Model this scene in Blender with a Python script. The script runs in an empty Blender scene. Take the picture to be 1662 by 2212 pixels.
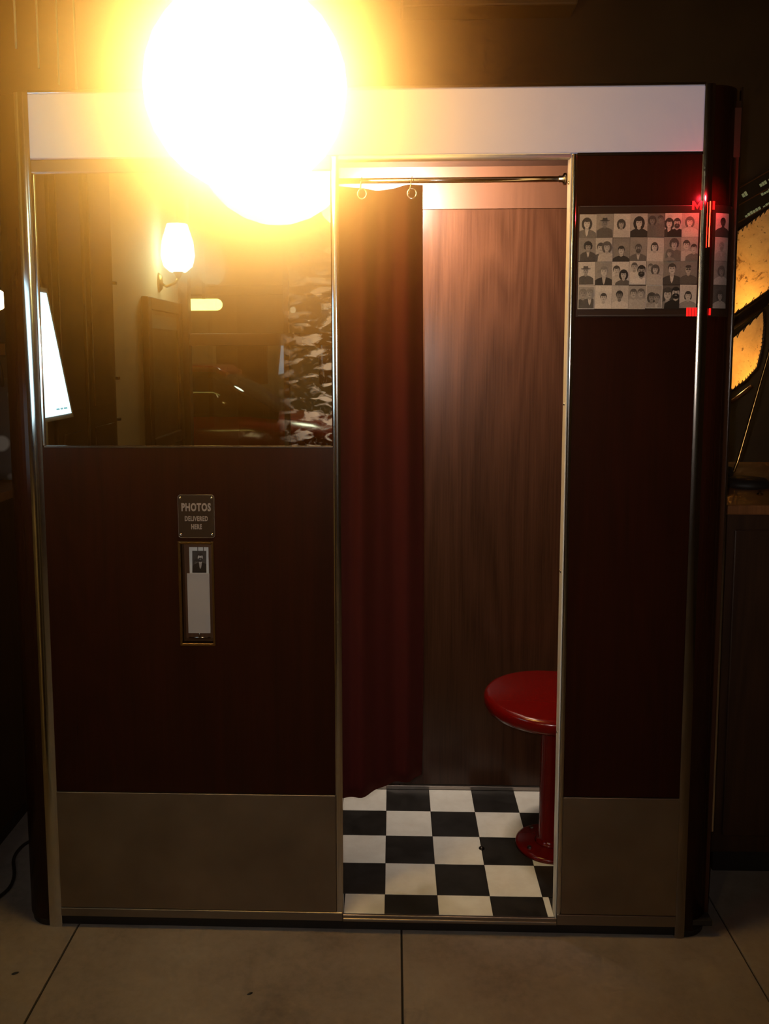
import bpy, bmesh, math, random
from mathutils import Vector, Matrix

random.seed(7)
C = bpy.context.scene.collection
scn = bpy.context.scene
PI = math.pi

# ------------------------------------------------------------------ camera, world, exposure
FR = -0.655                      # y of the booth's front plane
CAM = Vector((0.02566, -2.95387, 1.65848))
cam_data = bpy.data.cameras.new('camera')
cam = bpy.data.objects.new('camera', cam_data)
C.objects.link(cam)
scn.camera = cam
fwd = Vector((-0.0323469, 0.99422818, -0.10229368))
upv = Vector((-0.000335959, 0.102336413, 0.994749791))
rgt = Vector((0.99947665, 0.03221144, -0.00297625))
cam.matrix_world = Matrix(((rgt.x, upv.x, -fwd.x, CAM.x), (rgt.y, upv.y, -fwd.y, CAM.y),
                           (rgt.z, upv.z, -fwd.z, CAM.z), (0, 0, 0, 1)))
FPX = 1844.7
cam_data.sensor_fit = 'VERTICAL'
cam_data.sensor_height = 36.0
cam_data.sensor_width = 36.0 * 1662 / 2212
cam_data.lens = FPX / 2212 * 36.0
cam_data.shift_x = (831 - 791.63) / 2212
cam_data.shift_y = (951.71 - 1106) / 2212
cam_data.clip_start = 0.02
cam_data.clip_end = 100

scn.view_settings.view_transform = 'Standard'
scn.view_settings.look = 'None'
scn.view_settings.gamma = 1.0
scn.view_settings.use_curve_mapping = False
scn.view_settings.exposure = 0.0
scn.cycles.use_denoising = True
scn.cycles.max_bounces = 5
scn.cycles.diffuse_bounces = 2
scn.cycles.glossy_bounces = 4
scn.cycles.transmission_bounces = 4
scn.cycles.use_adaptive_sampling = True
scn.cycles.adaptive_threshold = 0.08
scn.cycles.adaptive_min_samples = 12
scn.cycles.volume_bounces = 0
scn.cycles.volume_step_rate = 0.3
scn.cycles.sample_clamp_indirect = 4.0
scn.cycles.caustics_reflective = False
scn.cycles.caustics_refractive = False

world = bpy.data.worlds.new('night')
scn.world = world
world.use_nodes = True
world.node_tree.nodes['Background'].inputs[0].default_value = (0.02, 0.022, 0.03, 1)
world.node_tree.nodes['Background'].inputs[1].default_value = 0.05

LAMP = Vector((-0.318, -0.905, 2.27))      # the bare globe lamp in front of the booth
LAMP_R = 0.235
LAMP_W = 40.0                            # radiance of its glass
LAMP_COL = (1.0, 0.47, 0.10)
SCONCE = Vector((-1.60, -4.83, 2.42))


def add_light(name, kind, loc, energy, col, **kw):
    d = bpy.data.lights.new(name, kind)
    d.energy = energy
    d.color = col
    for k, v in kw.items():
        setattr(d, k, v)
    o = bpy.data.objects.new(name, d)
    o.location = loc
    C.objects.link(o)
    return o


# the flash of the camera that took the picture
fl = add_light('camera_flash', 'SPOT', CAM + Vector((-0.02, 0.03, 0.02)), 58, (1.0, 0.90, 0.80),
               spot_size=math.radians(84), spot_blend=0.9, shadow_soft_size=0.012)
fl.rotation_euler = fwd.to_track_quat('-Z', 'Y').to_euler()
add_light('red_spill_fill', 'POINT', (.838, FR - .045, 2.062), .9, (1, .02, .035), shadow_soft_size=.004)  # added red light without a fixture, for the red spill on the panel
# the booth's own lamp, up inside on the left
bl = add_light('booth_lamp', 'AREA', (-0.01, -0.27, 2.215), 56, (1.0, 0.80, 0.62),
               shape='RECTANGLE', size=0.24, size_y=0.12)
bl.rotation_euler = Vector((.20, .95, -.20)).to_track_quat('-Z', 'Y').to_euler()
bl.visible_camera = True

# ------------------------------------------------------------------ materials
MATS = {}


def mat(name, col=(.5, .5, .5), rough=.5, metal=0.0, emit=None, estr=0.0, spec=0.5, coat=0.0, alpha=None, trans=0.0):
    m = bpy.data.materials.new(name)
    m.use_nodes = True
    b = m.node_tree.nodes['Principled BSDF']
    b.inputs['Base Color'].default_value = (*col, 1)
    b.inputs['Roughness'].default_value = rough
    b.inputs['Metallic'].default_value = metal
    b.inputs['Specular IOR Level'].default_value = spec
    b.inputs['Coat Weight'].default_value = coat
    b.inputs['Coat Roughness'].default_value = 0.12
    b.inputs['Transmission Weight'].default_value = trans
    if emit:
        b.inputs['Emission Color'].default_value = (*emit, 1)
        b.inputs['Emission Strength'].default_value = estr
    MATS[name] = m
    return m


def N(m, t, **kw):
    n = m.node_tree.nodes.new(t)
    for k, v in kw.items():
        setattr(n, k, v)
    return n


def L(m, a, b):
    m.node_tree.links.new(a, b)


def coords(m, scale=(1, 1, 1), src='Object'):
    tc = N(m, 'ShaderNodeTexCoord')
    mp = N(m, 'ShaderNodeMapping')
    mp.inputs['Scale'].default_value = scale
    L(m, tc.outputs[src], mp.inputs['Vector'])
    return mp.outputs['Vector']


def ramp(m, fac, stops):
    r = N(m, 'ShaderNodeValToRGB')
    e = r.color_ramp.elements
    while len(e) < len(stops):
        e.new(0.5)
    for i, (p, c) in enumerate(stops):
        e[i].position = p
        e[i].color = (*c, 1) if len(c) == 3 else c
    L(m, fac, r.inputs['Fac'])
    return r.outputs['Color']


def noise(m, vec, scale=5, detail=4, rough=.5, dist=0.0):
    n = N(m, 'ShaderNodeTexNoise')
    n.inputs['Scale'].default_value = scale
    n.inputs['Detail'].default_value = detail
    n.inputs['Roughness'].default_value = rough
    n.inputs['Distortion'].default_value = dist
    L(m, vec, n.inputs['Vector'])
    return n.outputs['Fac']


def bump(m, fac, strength=.2, dist=.002):
    b = N(m, 'ShaderNodeBump')
    b.inputs['Strength'].default_value = strength
    b.inputs['Distance'].default_value = dist
    L(m, fac, b.inputs['Height'])
    L(m, b.outputs['Normal'], m.node_tree.nodes['Principled BSDF'].inputs['Normal'])


def pbsdf(m):
    return m.node_tree.nodes['Principled BSDF']


def wood(name, dark, light, rough=.35, coat=.0, spec=.5, fine=1.0):
    m = mat(name, light, rough, spec=spec, coat=coat)
    v = coords(m, (1, 1, 1))
    # contour lines of a tall slow noise: cathedral grain; fine pores on top
    slow = noise(m, coords(m, (3.2, 3.2, .42)), 1, 1.5, .45, .35)
    mu = N(m, 'ShaderNodeMath', operation='MULTIPLY'); L(m, slow, mu.inputs[0]); mu.inputs[1].default_value = 26
    fr_ = N(m, 'ShaderNodeMath', operation='PINGPONG'); L(m, mu.outputs[0], fr_.inputs[0]); fr_.inputs[1].default_value = 1
    fine_n = noise(m, coords(m, (170 * fine, 170 * fine, 4)), 1, 3, .6)
    tone_n = noise(m, coords(m, (14, 14, .5)), 1, 3, .6)
    mix = N(m, 'ShaderNodeMath', operation='MULTIPLY_ADD'); L(m, fine_n, mix.inputs[0]); mix.inputs[1].default_value = .55
    ml = N(m, 'ShaderNodeMath', operation='MULTIPLY_ADD'); L(m, fr_.outputs[0], ml.inputs[0]); ml.inputs[1].default_value = .16
    m2_ = N(m, 'ShaderNodeMath', operation='MULTIPLY'); L(m, tone_n, m2_.inputs[0]); m2_.inputs[1].default_value = .34
    L(m, m2_.outputs[0], ml.inputs[2]); L(m, ml.outputs[0], mix.inputs[2])
    c = ramp(m, mix.outputs[0], [(.2, dark), (.75, light)])
    L(m, c, pbsdf(m).inputs['Base Color'])
    return m


wood_back = wood('booth_walnut_laminate', (.014, .0050, .0028), (.054, .0210, .0108), .25, spec=.26)
wood_front = wood('booth_dark_laminate', (.008, .0015, .0012), (.020, .0034, .0022), .26, spec=.15)
wood_dark = wood('dark_cabinet_wood', (.012, .005, .003), (.045, .018, .009), .4)
wood_amber = wood('amber_counter_wood', (.10, .035, .012), (.26, .10, .035), .35)
header_wood = wood('booth_header_laminate', (.055, .022, .011), (.075, .030, .015), .38)
header_wood2 = MATS['booth_header_laminate']
chrome = mat('polished_chrome', (.72, .70, .68), .13, 1.0)
chrome_dark = mat('dimmed_chrome', (.30, .27, .25), .16, 1.0)  # chrome darkened for the dimmer reflections on the right end trim
chrome_dull = mat('satin_aluminium', (.30, .26, .235), .36, 1.0)
v = coords(chrome_dull, (2, 2, 300))
bump(chrome_dull, noise(chrome_dull, v, 1, 2), .05, .001)
kick_m = mat('brushed_kick_plate', (.40, .35, .30), .42, 1.0)
v = coords(kick_m, (3, 3, 500))
bump(kick_m, noise(kick_m, v, 1, 2), .06, .001)
L(kick_m, ramp(kick_m, noise(kick_m, coords(kick_m, (6, 6, 6)), 1, 4), [(.3, (.26, .205, .16)), (.75, (.36, .29, .23))]), pbsdf(kick_m).inputs['Base Color'])
black_m = mat('black_rubber', (.006, .005, .005), .6)
brass = mat('aged_brass', (.40, .22, .07), .25, 1.0)
dark_metal = mat('dark_metal', (.04, .035, .03), .35, 1.0)
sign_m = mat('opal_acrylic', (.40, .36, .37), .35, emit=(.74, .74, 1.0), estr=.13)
white_p = mat('white_paper', (.42, .40, .38), .6)
grey_p = mat('grey_card', (.26, .228, .218), .5)
plaque_m = mat('brown_plaque', (.022, .012, .006), .35, spec=.25)
letter_m = mat('grey_lettering', (.22, .17, .145), .5)
red_reflection = mat('red_reflection', (.4, 0, 0), .4, emit=(1, .015, .012), estr=1.0)  # glow in place of a neon sign's reflection on the film
red_streak = mat('red_reflection_streak', (.4, 0, 0), .4, emit=(1, .022, .008), estr=16.0)  # glowing streak in place of a reflection on the trim
band_m = mat('display_film', (.028, .014, .010), .28, spec=.5)
inner_m = mat('booth_interior_paint', (.05, .02, .012), .5)

# stool red
stool_m = mat('red_enamel', (.12, .0012, .0012), .2, spec=.3, coat=.2)
bump(stool_m, noise(stool_m, coords(stool_m, (1, 1, 1)), 60, 3), .05, .0006)
# curtain
curt_m = mat('maroon_velvet', (.042, .0026, .004), .85, spec=.15)
pbsdf(curt_m).inputs['Sheen Weight'].default_value = .12
pbsdf(curt_m).inputs['Sheen Tint'].default_value = (.6, .1, .08, 1)
bump(curt_m, noise(curt_m, coords(curt_m, (1, 1, 1)), 500, 2), .2, .0005)
# tiles
tile_w = mat('white_vinyl_tile', (.80, .79, .74), .38)
L(tile_w, ramp(tile_w, noise(tile_w, coords(tile_w), 9, 6, .65), [(.3, (.70, .68, .62)), (.7, (.86, .86, .81))]), pbsdf(tile_w).inputs['Base Color'])
tile_b = mat('black_vinyl_tile', (.012, .012, .012), .36)
L(tile_b, ramp(tile_b, noise(tile_b, coords(tile_b), 14, 6, .65), [(.3, (.008, .008, .008)), (.75, (.030, .029, .028))]), pbsdf(tile_b).inputs['Base Color'])
# concrete
conc = mat('stained_concrete', (.13, .10, .08), .6, spec=.3)
n1 = noise(conc, coords(conc, src='Object'), 2.2, 8, .62)
n2 = noise(conc, coords(conc, src='Object'), 40, 5, .7)
mx = N(conc, 'ShaderNodeMath', operation='MULTIPLY_ADD')
L(conc, n2, mx.inputs[0]); mx.inputs[1].default_value = .35; L(conc, n1, mx.inputs[2])
L(conc, ramp(conc, mx.outputs[0], [(.45, (.155, .122, .106)), (.62, (.23, .185, .162)), (.82, (.285, .235, .208))]), pbsdf(conc).inputs['Base Color'])
bump(conc, n2, .15, .002)
joint_m = mat('dark_joint_gap', (.012, .010, .009), .9)  # dark base seen in the joints
wall_m = mat('brown_wall_paint', (.055, .032, .018), .7)
L(wall_m, ramp(wall_m, noise(wall_m, coords(wall_m), 3, 6), [(.3, (.040, .023, .013)), (.75, (.062, .037, .021))]), pbsdf(wall_m).inputs['Base Color'])
beam_m = mat('beam_paint', (.12, .075, .040), .6)
cream = mat('cream_plaster', (.62, .52, .38), .8)
bump(cream, noise(cream, coords(cream), 60, 4), .2, .002)
ceil_m = mat('ceiling_dark', (.05, .032, .02), .8)

# mirror with rubbed silvering along the right side (object origin: its right bottom corner)
mir = mat('worn_mirror', (.80, .78, .72), .012, 1.0)
tc = N(mir, 'ShaderNodeTexCoord')
sx = N(mir, 'ShaderNodeSeparateXYZ')
L(mir, tc.outputs['Object'], sx.inputs[0])
mpv = N(mir, 'ShaderNodeMapping')
mpv.inputs['Scale'].default_value = (17, 1, 44)
mpv.inputs['Rotation'].default_value = (0, math.radians(18), 0)
L(mir, tc.outputs['Object'], mpv.inputs['Vector'])
sm = noise(mir, mpv.outputs['Vector'], 1.0, 2.5, .5, .9)
edge = N(mir, 'ShaderNodeMapRange')                 # 0 at 14 cm from the right edge, 1 at the edge
edge.inputs['From Min'].default_value = -.145
edge.inputs['From Max'].default_value = -.045
L(mir, sx.outputs['X'], edge.inputs['Value'])
low = N(mir, 'ShaderNodeMapRange')                  # strokes fade upwards
low.inputs['From Min'].default_value = .56
low.inputs['From Max'].default_value = .16
low.inputs['To Min'].default_value = 0
L(mir, sx.outputs['Z'], low.inputs['Value'])
st = N(mir, 'ShaderNodeMapRange')
st.inputs['From Min'].default_value = .50
st.inputs['From Max'].default_value = .60
L(mir, sm, st.inputs['Value'])
m1 = N(mir, 'ShaderNodeMath', operation='MULTIPLY')
L(mir, st.outputs[0], m1.inputs[0]); L(mir, edge.outputs[0], m1.inputs[1])
m2 = N(mir, 'ShaderNodeMath', operation='MULTIPLY')
L(mir, m1.outputs[0], m2.inputs[0]); L(mir, low.outputs[0], m2.inputs[1])
fs = noise(mir, coords(mir, (60, 1, 60)), 1, 5, .7, .8)
fst = N(mir, 'ShaderNodeMapRange')
fst.inputs['From Min'].default_value = .56
fst.inputs['From Max'].default_value = .72
fst.inputs['To Max'].default_value = .5
L(mir, fs, fst.inputs['Value'])
m3 = N(mir, 'ShaderNodeMath', operation='MULTIPLY')
L(mir, fst.outputs[0], m3.inputs[0]); L(mir, edge.outputs[0], m3.inputs[1])
m4 = N(mir, 'ShaderNodeMath', operation='MAXIMUM')
L(mir, m2.outputs[0], m4.inputs[0]); L(mir, m3.outputs[0], m4.inputs[1])
m5 = N(mir, 'ShaderNodeMath', operation='MULTIPLY')
L(mir, m4.outputs[0], m5.inputs[0]); m5.inputs[1].default_value = .66
hz = N(mir, 'ShaderNodeBsdfDiffuse')
hz.inputs['Color'].default_value = (.62, .56, .56, 1)
mxs = N(mir, 'ShaderNodeMixShader')
L(mir, m5.outputs[0], mxs.inputs[0])
L(mir, pbsdf(mir).outputs[0], mxs.inputs[1])
L(mir, hz.outputs[0], mxs.inputs[2])
L(mir, mxs.outputs[0], mir.node_tree.nodes['Material Output'].inputs['Surface'])

# print tones of the photo booth portraits: a flat print, tone stored per face
white_enamel = mat('white_enamel', (.62, .60, .56), .35)
print_m = mat('sepia_print', (.5, .5, .5), .32, spec=.4)
at = N(print_m, 'ShaderNodeAttribute')
at.attribute_name = 'tone'
nz = noise(print_m, coords(print_m), 260, 3, .6)
pm = N(print_m, 'ShaderNodeMixRGB', blend_type='OVERLAY')
pm.inputs[0].default_value = .35
L(print_m, at.outputs['Color'], pm.inputs[1]); L(print_m, nz, pm.inputs[2])
L(print_m, pm.outputs[0], pbsdf(print_m).inputs['Base Color'])

lampglass = mat('glowing_globe_glass', (.9, .9, .9), .3, emit=LAMP_COL, estr=LAMP_W)
sconce_glass = mat('glowing_sconce_glass', (.9, .9, .9), .3, emit=(1, .72, .32), estr=45)
lantern_bulb = mat('lantern_bulb_glass', (.9, .9, .9), .3, emit=(1, .70, .22), estr=60)
warm_bulb = mat('warm_lamp_glass', (.9, .9, .9), .3, emit=(1, .72, .36), estr=7)
tube_glow = mat('yellow_lit_tube', (.9, .9, .9), .3, emit=(1, .80, .18), estr=5)
screen_m = mat('lit_screen', (.1, .1, .1), .3, emit=(.62, .90, 1.0), estr=2.6)
screen_txt = mat('screen_print', (.1, .3, .4), .3, emit=(.25, .55, .65), estr=1.0)
green_glow = mat('lit_green_window', (.1, .1, .1), .3, emit=(.50, .72, .52), estr=.28)
bezel_m = mat('grey_bezel', (.22, .21, .20), .5)
glass_m = mat('window_glass', (.95, .97, .95), .0, trans=1.0)
carpaint = mat('car_red_paint', (.36, .012, .010), .25, coat=.6)
carglass = mat('car_glass', (.015, .02, .018), .05)
tyre = mat('tyre_rubber', (.012, .012, .012), .8)
facade = mat('facade_render', (.20, .16, .085), .8)
asphalt = mat('asphalt', (.05, .05, .05), .9)
tail_m = mat('tail_light', (.4, 0, 0), .3, emit=(1, .03, .03), estr=.9)

# amber rawhide lit from inside
hide = mat('amber_rawhide', (.35, .16, .05), .6)
tcv = coords(hide)
blot = noise(hide, coords(hide, (1, 1, 1)), 45, 6, .7)
vein = noise(hide, coords(hide, (1, 1, 1)), 13, 8, .75, .6)
hc = ramp(hide, vein, [(.36, (.34, .11, .02)), (.41, (.80, .36, .10)), (.8, (.98, .52, .16))])
ob = ramp(hide, blot, [(.33, (.30, .18, .10)), (.385, (1, 1, 1))])
hm = N(hide, 'ShaderNodeMixRGB', blend_type='MULTIPLY')
hm.inputs[0].default_value = 1
L(hide, hc, hm.inputs[1]); L(hide, ob, hm.inputs[2])
L(hide, hm.outputs[0], pbsdf(hide).inputs['Base Color'])
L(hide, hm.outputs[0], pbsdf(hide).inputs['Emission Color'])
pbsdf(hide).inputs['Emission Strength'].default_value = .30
pbsdf(hide).inputs['Transmission Weight'].default_value = 0.0
# a thin hide passes the light of the bulb behind it
tr = N(hide, 'ShaderNodeBsdfTranslucent')
L(hide, hm.outputs[0], tr.inputs['Color'])
ms = N(hide, 'ShaderNodeMixShader')
ms.inputs[0].default_value = .55
L(hide, pbsdf(hide).outputs[0], ms.inputs[1]); L(hide, tr.outputs[0], ms.inputs[2])
L(hide, ms.outputs[0], hide.node_tree.nodes['Material Output'].inputs['Surface'])


# ------------------------------------------------------------------ geometry helpers
class MB:
    def __init__(self):
        self.v, self.f, self.mi, self.sm = [], [], [], []

    def add(self, verts, faces, mi=0, smooth=False):
        o = len(self.v)
        self.v += [tuple(p) for p in verts]
        for f in faces:
            self.f.append([i + o for i in f])
            self.mi.append(mi)
            self.sm.append(smooth)

    def box(self, x0, x1, y0, y1, z0, z1, bev=0.0, mi=0):
        x0, x1 = min(x0, x1), max(x0, x1); y0, y1 = min(y0, y1), max(y0, y1); z0, z1 = min(z0, z1), max(z0, z1)
        bm = bmesh.new()
        bmesh.ops.create_cube(bm, size=1)
        for q in bm.verts:
            q.co = Vector(((x0 + x1) / 2 + q.co.x * (x1 - x0), (y0 + y1) / 2 + q.co.y * (y1 - y0), (z0 + z1) / 2 + q.co.z * (z1 - z0)))
        if bev > 0:
            bmesh.ops.bevel(bm, geom=list(bm.edges), offset=min(bev, .45 * min(x1 - x0, y1 - y0, z1 - z0)), segments=2, affect='EDGES', profile=.5)
        bm.verts.index_update()
        self.add([q.co for q in bm.verts], [[q.index for q in f.verts] for f in bm.faces], mi)
        bm.free()
        return self

    def lathe(self, prof, loc=(0, 0, 0), n=32, mi=0, axis='Z', smooth=True, mtx=None):
        """prof: list of (r, h)."""
        vs, fs = [], []
        m = mtx if mtx is not None else Matrix.Translation(loc)
        if axis == 'Y':
            m = m @ Matrix.Rotation(-PI / 2, 4, 'X')
        if axis == 'X':
            m = m @ Matrix.Rotation(PI / 2, 4, 'Y')
        for r, h in prof:
            for k in range(n):
                a = 2 * PI * k / n
                vs.append(m @ Vector((r * math.cos(a), r * math.sin(a), h)))
        for i in range(len(prof) - 1):
            for k in range(n):
                fs.append([i * n + k, i * n + (k + 1) % n, (i + 1) * n + (k + 1) % n, (i + 1) * n + k])
        if prof[0][0] > 1e-5:
            fs.append(list(range(n))[::-1])
        if prof[-1][0] > 1e-5:
            fs.append([(len(prof) - 1) * n + k for k in range(n)])
        self.add(vs, fs, mi, smooth)
        return self

    def tube(self, pts, r, n=10, mi=0, closed=False, cap=True):
        pts = [Vector(p) for p in pts]
        vs, fs = [], []
        m = len(pts)
        ref = None
        for i, p in enumerate(pts):
            if closed:
                t = pts[(i + 1) % m] - pts[i - 1]
            else:
                t = pts[min(i + 1, m - 1)] - pts[max(i - 1, 0)]
            t.normalize()
            if ref is None:
                ref = Vector((0, 0, 1)) if abs(t.z) < .9 else Vector((1, 0, 0))
            a = (ref - t * ref.dot(t)).normalized()
            ref = a
            b = t.cross(a)
            rr = r[i] if isinstance(r, (list, tuple)) else r
            for k in range(n):
                th = 2 * PI * k / n
                vs.append(p + a * (rr * math.cos(th)) + b * (rr * math.sin(th)))
        for i in range(m if closed else m - 1):
            j = (i + 1) % m
            for k in range(n):
                fs.append([i * n + k, i * n + (k + 1) % n, j * n + (k + 1) % n, j * n + k])
        if cap and not closed:
            fs.append(list(range(n))[::-1])
            fs.append([(m - 1) * n + k for k in range(n)])
        self.add(vs, fs, mi, True)
        return self

    def prism(self, poly, depth, mtx, mi=0, smooth=False):
        """poly in local XY, extruded along local Z from 0 to depth."""
        n = len(poly)
        vs = [mtx @ Vector((x, y, 0)) for x, y in poly] + [mtx @ Vector((x, y, depth)) for x, y in poly]
        fs = [list(range(n))[::-1], [n + k for k in range(n)]]
        self.add(vs, fs, mi, False)
        self.add(vs, [[k, (k + 1) % n, n + (k + 1) % n, n + k] for k in range(n)], mi, smooth)
        return self

    def build(self, name, mats, parent=None, origin=(0, 0, 0)):
        me = bpy.data.meshes.new(name)
        og = Vector(origin)
        me.from_pydata([Vector(p) - og for p in self.v], [], self.f)
        for m in (mats if isinstance(mats, (list, tuple)) else [mats]):
            me.materials.append(m)
        me.polygons.foreach_set('material_index', self.mi)
        me.polygons.foreach_set('use_smooth', self.sm)
        me.update()
        bm = bmesh.new(); bm.from_mesh(me)
        bmesh.ops.recalc_face_normals(bm, faces=list(bm.faces))
        bm.to_mesh(me); bm.free()
        o = bpy.data.objects.new(name, me)
        C.objects.link(o)
        o.location = og
        if parent is not None:
            o.parent = parent
            o.location = og - abs_loc(parent)
        return o


def abs_loc(o):
    q = Vector((0, 0, 0))
    while o is not None:
        q += o.location
        o = o.parent
    return q


def tag(o, label=None, cat=None, group=None, kind=None):
    if label: o['label'] = label
    if cat: o['category'] = cat
    if group: o['group'] = group
    if kind: o['kind'] = kind
    return o


def thing(name, label, cat, loc=(0, 0, 0), group=None):
    o = bpy.data.objects.new(name, None)
    C.objects.link(o)
    o.location = loc
    o.empty_display_size = .1
    return tag(o, label, cat, group)


def struct(name, mb, m, parent=None):
    o = mb.build(name, m, parent)
    if parent is None:
        o['kind'] = 'structure'
    return o


def copy_tree(o, parent=None):
    c = o.copy(); C.objects.link(c)
    c.parent = parent
    for ch in list(o.children):
        copy_tree(ch, c)
    return c


def pxray(px, py):
    return fwd + rgt * ((px - 791.63) / FPX) + upv * ((951.71 - py) / FPX)


def atY(px, py, Y):
    d = pxray(px, py)
    return CAM + d * ((Y - CAM.y) / d.y)


def atZ(px, py, Z):
    d = pxray(px, py)
    return CAM + d * ((Z - CAM.z) / d.z)


def text_mesh(body, size, mtx, m, name, parent, extrude=.0008, sx=1.0, bold=0.0):
    cu = bpy.data.curves.new(name, 'FONT')
    cu.body = body
    cu.size = size
    cu.align_x = 'CENTER'; cu.align_y = 'CENTER'
    cu.extrude = extrude
    cu.offset = bold
    cu.space_character = 1.14
    cu.resolution_u = 3
    t = bpy.data.objects.new(name, cu)
    C.objects.link(t)
    dg = bpy.context.evaluated_depsgraph_get()
    me = bpy.data.meshes.new_from_object(t.evaluated_get(dg))
    bpy.data.objects.remove(t); bpy.data.curves.remove(cu)
    me.transform(mtx @ Matrix.Diagonal((sx, 1, 1, 1)))
    me.name = name
    me.materials.clear(); me.materials.append(m)
    o = bpy.data.objects.new(name, me)
    C.objects.link(o)
    if parent is not None:
        o.parent = parent
        o.location = -abs_loc(parent)
    return o


FACE = Matrix.Rotation(PI / 2, 4, 'X')       # local XY -> world XZ, local +Z -> world -Y (towards the camera)


def front(x, y, z):
    return Matrix.Translation((x, y, z)) @ FACE


# ------------------------------------------------------------------ the room
ZC = 3.62
fl_ = struct('floor', MB().box(-3.2, 3.4, -5.5, 1.7, -.06, -.006), joint_m)
xs = [-0.894 + .942 * k for k in range(-2, 5)]
ys = [-5.5, -4.1, -2.6, -1.15 - .55, 1.05 - .0, 1.7]
slab_cache = {}
for i in range(len(xs) - 1):
    for j in range(len(ys) - 1):
        g = .0028
        MB().box(xs[i] + g, xs[i + 1] - g, ys[j] + g, ys[j + 1] - g, -.03, 0, .0012).build('concrete_slab', conc, fl_)
struct('ceiling', MB().box(-3.2, 3.4, -5.5, 1.7, ZC, ZC + .08), ceil_m)
struct('wall_back', MB().box(-3.2, 3.4, 1.6, 1.7, 0, ZC), wall_m)
struct('wall_right', MB().box(3.3, 3.4, -5.5, 1.6, 0, ZC), wall_m)
struct('wall_left', MB().box(-3.2, -3.1, -1.3, 1.6, 0, ZC), wall_m)
struct('wall_left_front', MB().box(-3.1, -1.75, -5.4, -1.35, 0, ZC), cream)
# far wall behind the camera, with its wide shop window
fw = MB()
fw.box(-3.2, -1.72, -5.5, -5.4, 0, ZC).box(2.4, 3.3, -5.5, -5.4, 0, ZC).box(-1.72, 2.4, -5.5, -5.4, 0, .55).box(-1.72, 2.4, -5.5, -5.4, 3.0, ZC)
struct('wall_front', fw, wall_m)
wn = struct('window_1', MB().box(-1.72, -1.66, -5.47, -5.36, .55, 3.0, .004).box(2.34, 2.4, -5.47, -5.36, .55, 3.0, .004)
            .box(-1.66, 2.34, -5.47, -5.36, .55, .63, .004).box(-1.66, 2.34, -5.47, -5.36, 2.93, 3.0, .004), wood_dark)
MB().box(-1.66, 2.34, -5.46, -5.38, 1.72, 1.82, .004).build('transom_rail', wood_dark, wn)
for xm in (-.86, .05, 1.2):
    MB().box(xm - .022, xm + .022, -5.455, -5.385, .63, 1.72, .003).build('mullion', wood_dark, wn)
    MB().box(xm - .022, xm + .022, -5.455, -5.385, 1.82, 2.93, .003).build('mullion', wood_dark, wn)
ed = [-1.66, -.86, .05, 1.2, 2.34]
for a, b in zip(ed, ed[1:]):
    for z0, z1 in ((.63, 1.72), (1.82, 2.93)):
        MB().box(a + .02, b - .02, -5.425, -5.419, z0, z1).build('window_pane', glass_m, wn)
struct('trim_1', MB().box(.06, .92, 1.42, 1.6, 3.34, 3.56, .01), beam_m)

# the street beyond the window
struct('pavement', MB().box(-9, 9, -14.2, -5.5, -.16, -.10), asphalt)
bd = thing('street_building', 'dull olive building across the street seen through the window in the mirror', 'building', (0, -12, -.1))
MB().box(-9, 9, -14, -12.4, -.1, 7).build('wall', facade, bd)
for bx in (-4.6, -2.9, -1.2, .8, 2.6):
    w = MB().box(bx, bx + .85, -12.44, -12.38, 1.15, 1.95, .01).build('window', wood_dark, bd)
    MB().box(bx + .05, bx + .80, -12.46, -12.43, 1.2, 1.9).build('pane', green_glow if bx < -2 else carglass, w)
MB().box(-9, 9, -12.6, -12.3, 2.6, 2.75, .02).build('ledge', facade, bd)

# ------------------------------------------------------------------ the photo booth
RC = .08                                   # radius of the rounded ends
XL, XR = -.939, .824                       # inner edges of the end trims
XLO, XRO = -.976, .851                     # where the rounded ends start
ZT = 2.343
BK = .12                                   # outer back
booth = thing('photo_booth', 'old photo booth of dark laminate with chrome trims and white header', 'photo booth', (-.06, -.28, 0))


def part(name, mb, m, parent=booth, label=None, origin=(0, 0, 0)):
    o = mb.build(name, m, parent, origin)
    if label: o['label'] = label
    return o


def hole_panel(mb, x0, x1, z0, z1, hx0, hx1, hz0, hz1, y, t):
    mb.box(x0, x1, y, y + t, hz1, z1); mb.box(x0, x1, y, y + t, z0, hz0)
    mb.box(x0, hx0, y, y + t, hz0, hz1); mb.box(hx1, x1, y, y + t, hz0, hz1)


SLOT = (-.565, -.477, .852, 1.137)
lp = MB()
hole_panel(lp, XL, -.139, .414, 1.402, *SLOT, FR, .02)
part('lower_panel', lp, wood_front, label='dark red-brown laminate panel under the mirror')
part('side_panel', MB().box(.502, XR, FR, FR + .02, .418, 2.166, .001), wood_front, label='narrow dark laminate panel right of the doorway')
# mirror, origin at its right bottom corner
part('mirror', MB().box(-.932, -.142, FR + .004, FR + .012, 1.408, 2.135), mir, label='mirror with rubbed silvering along its right side', origin=(-.142, FR + .008, 1.408))
fr = MB()
fr.box(-.934, -.139, FR - .002, FR + .012, 1.402, 1.4075, .001)
part('mirror_bottom_trim', fr, chrome)
part('mirror_top_trim', MB().box(XL, -.139, FR - .003, FR + .014, 2.135, 2.170, .003), chrome_dull)
part('mirror_side_trim', MB().box(-.937, -.931, FR - .002, FR + .012, 1.4075, 2.135, .001), chrome)


# header sign
part('header_sign', MB().box(XL, XR, FR - .004, FR + .03, 2.173, ZT - .005, .003), sign_m, label='white opal header panel across the top')
part('header_top_trim', MB().box(XL, XR, FR - .006, FR + .03, ZT - .005, ZT + .004, .002), chrome)
part('side_panel_top_trim', MB().box(.502, XR, FR - .004, FR + .02, 2.166, 2.173, .001), dark_metal)


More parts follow.
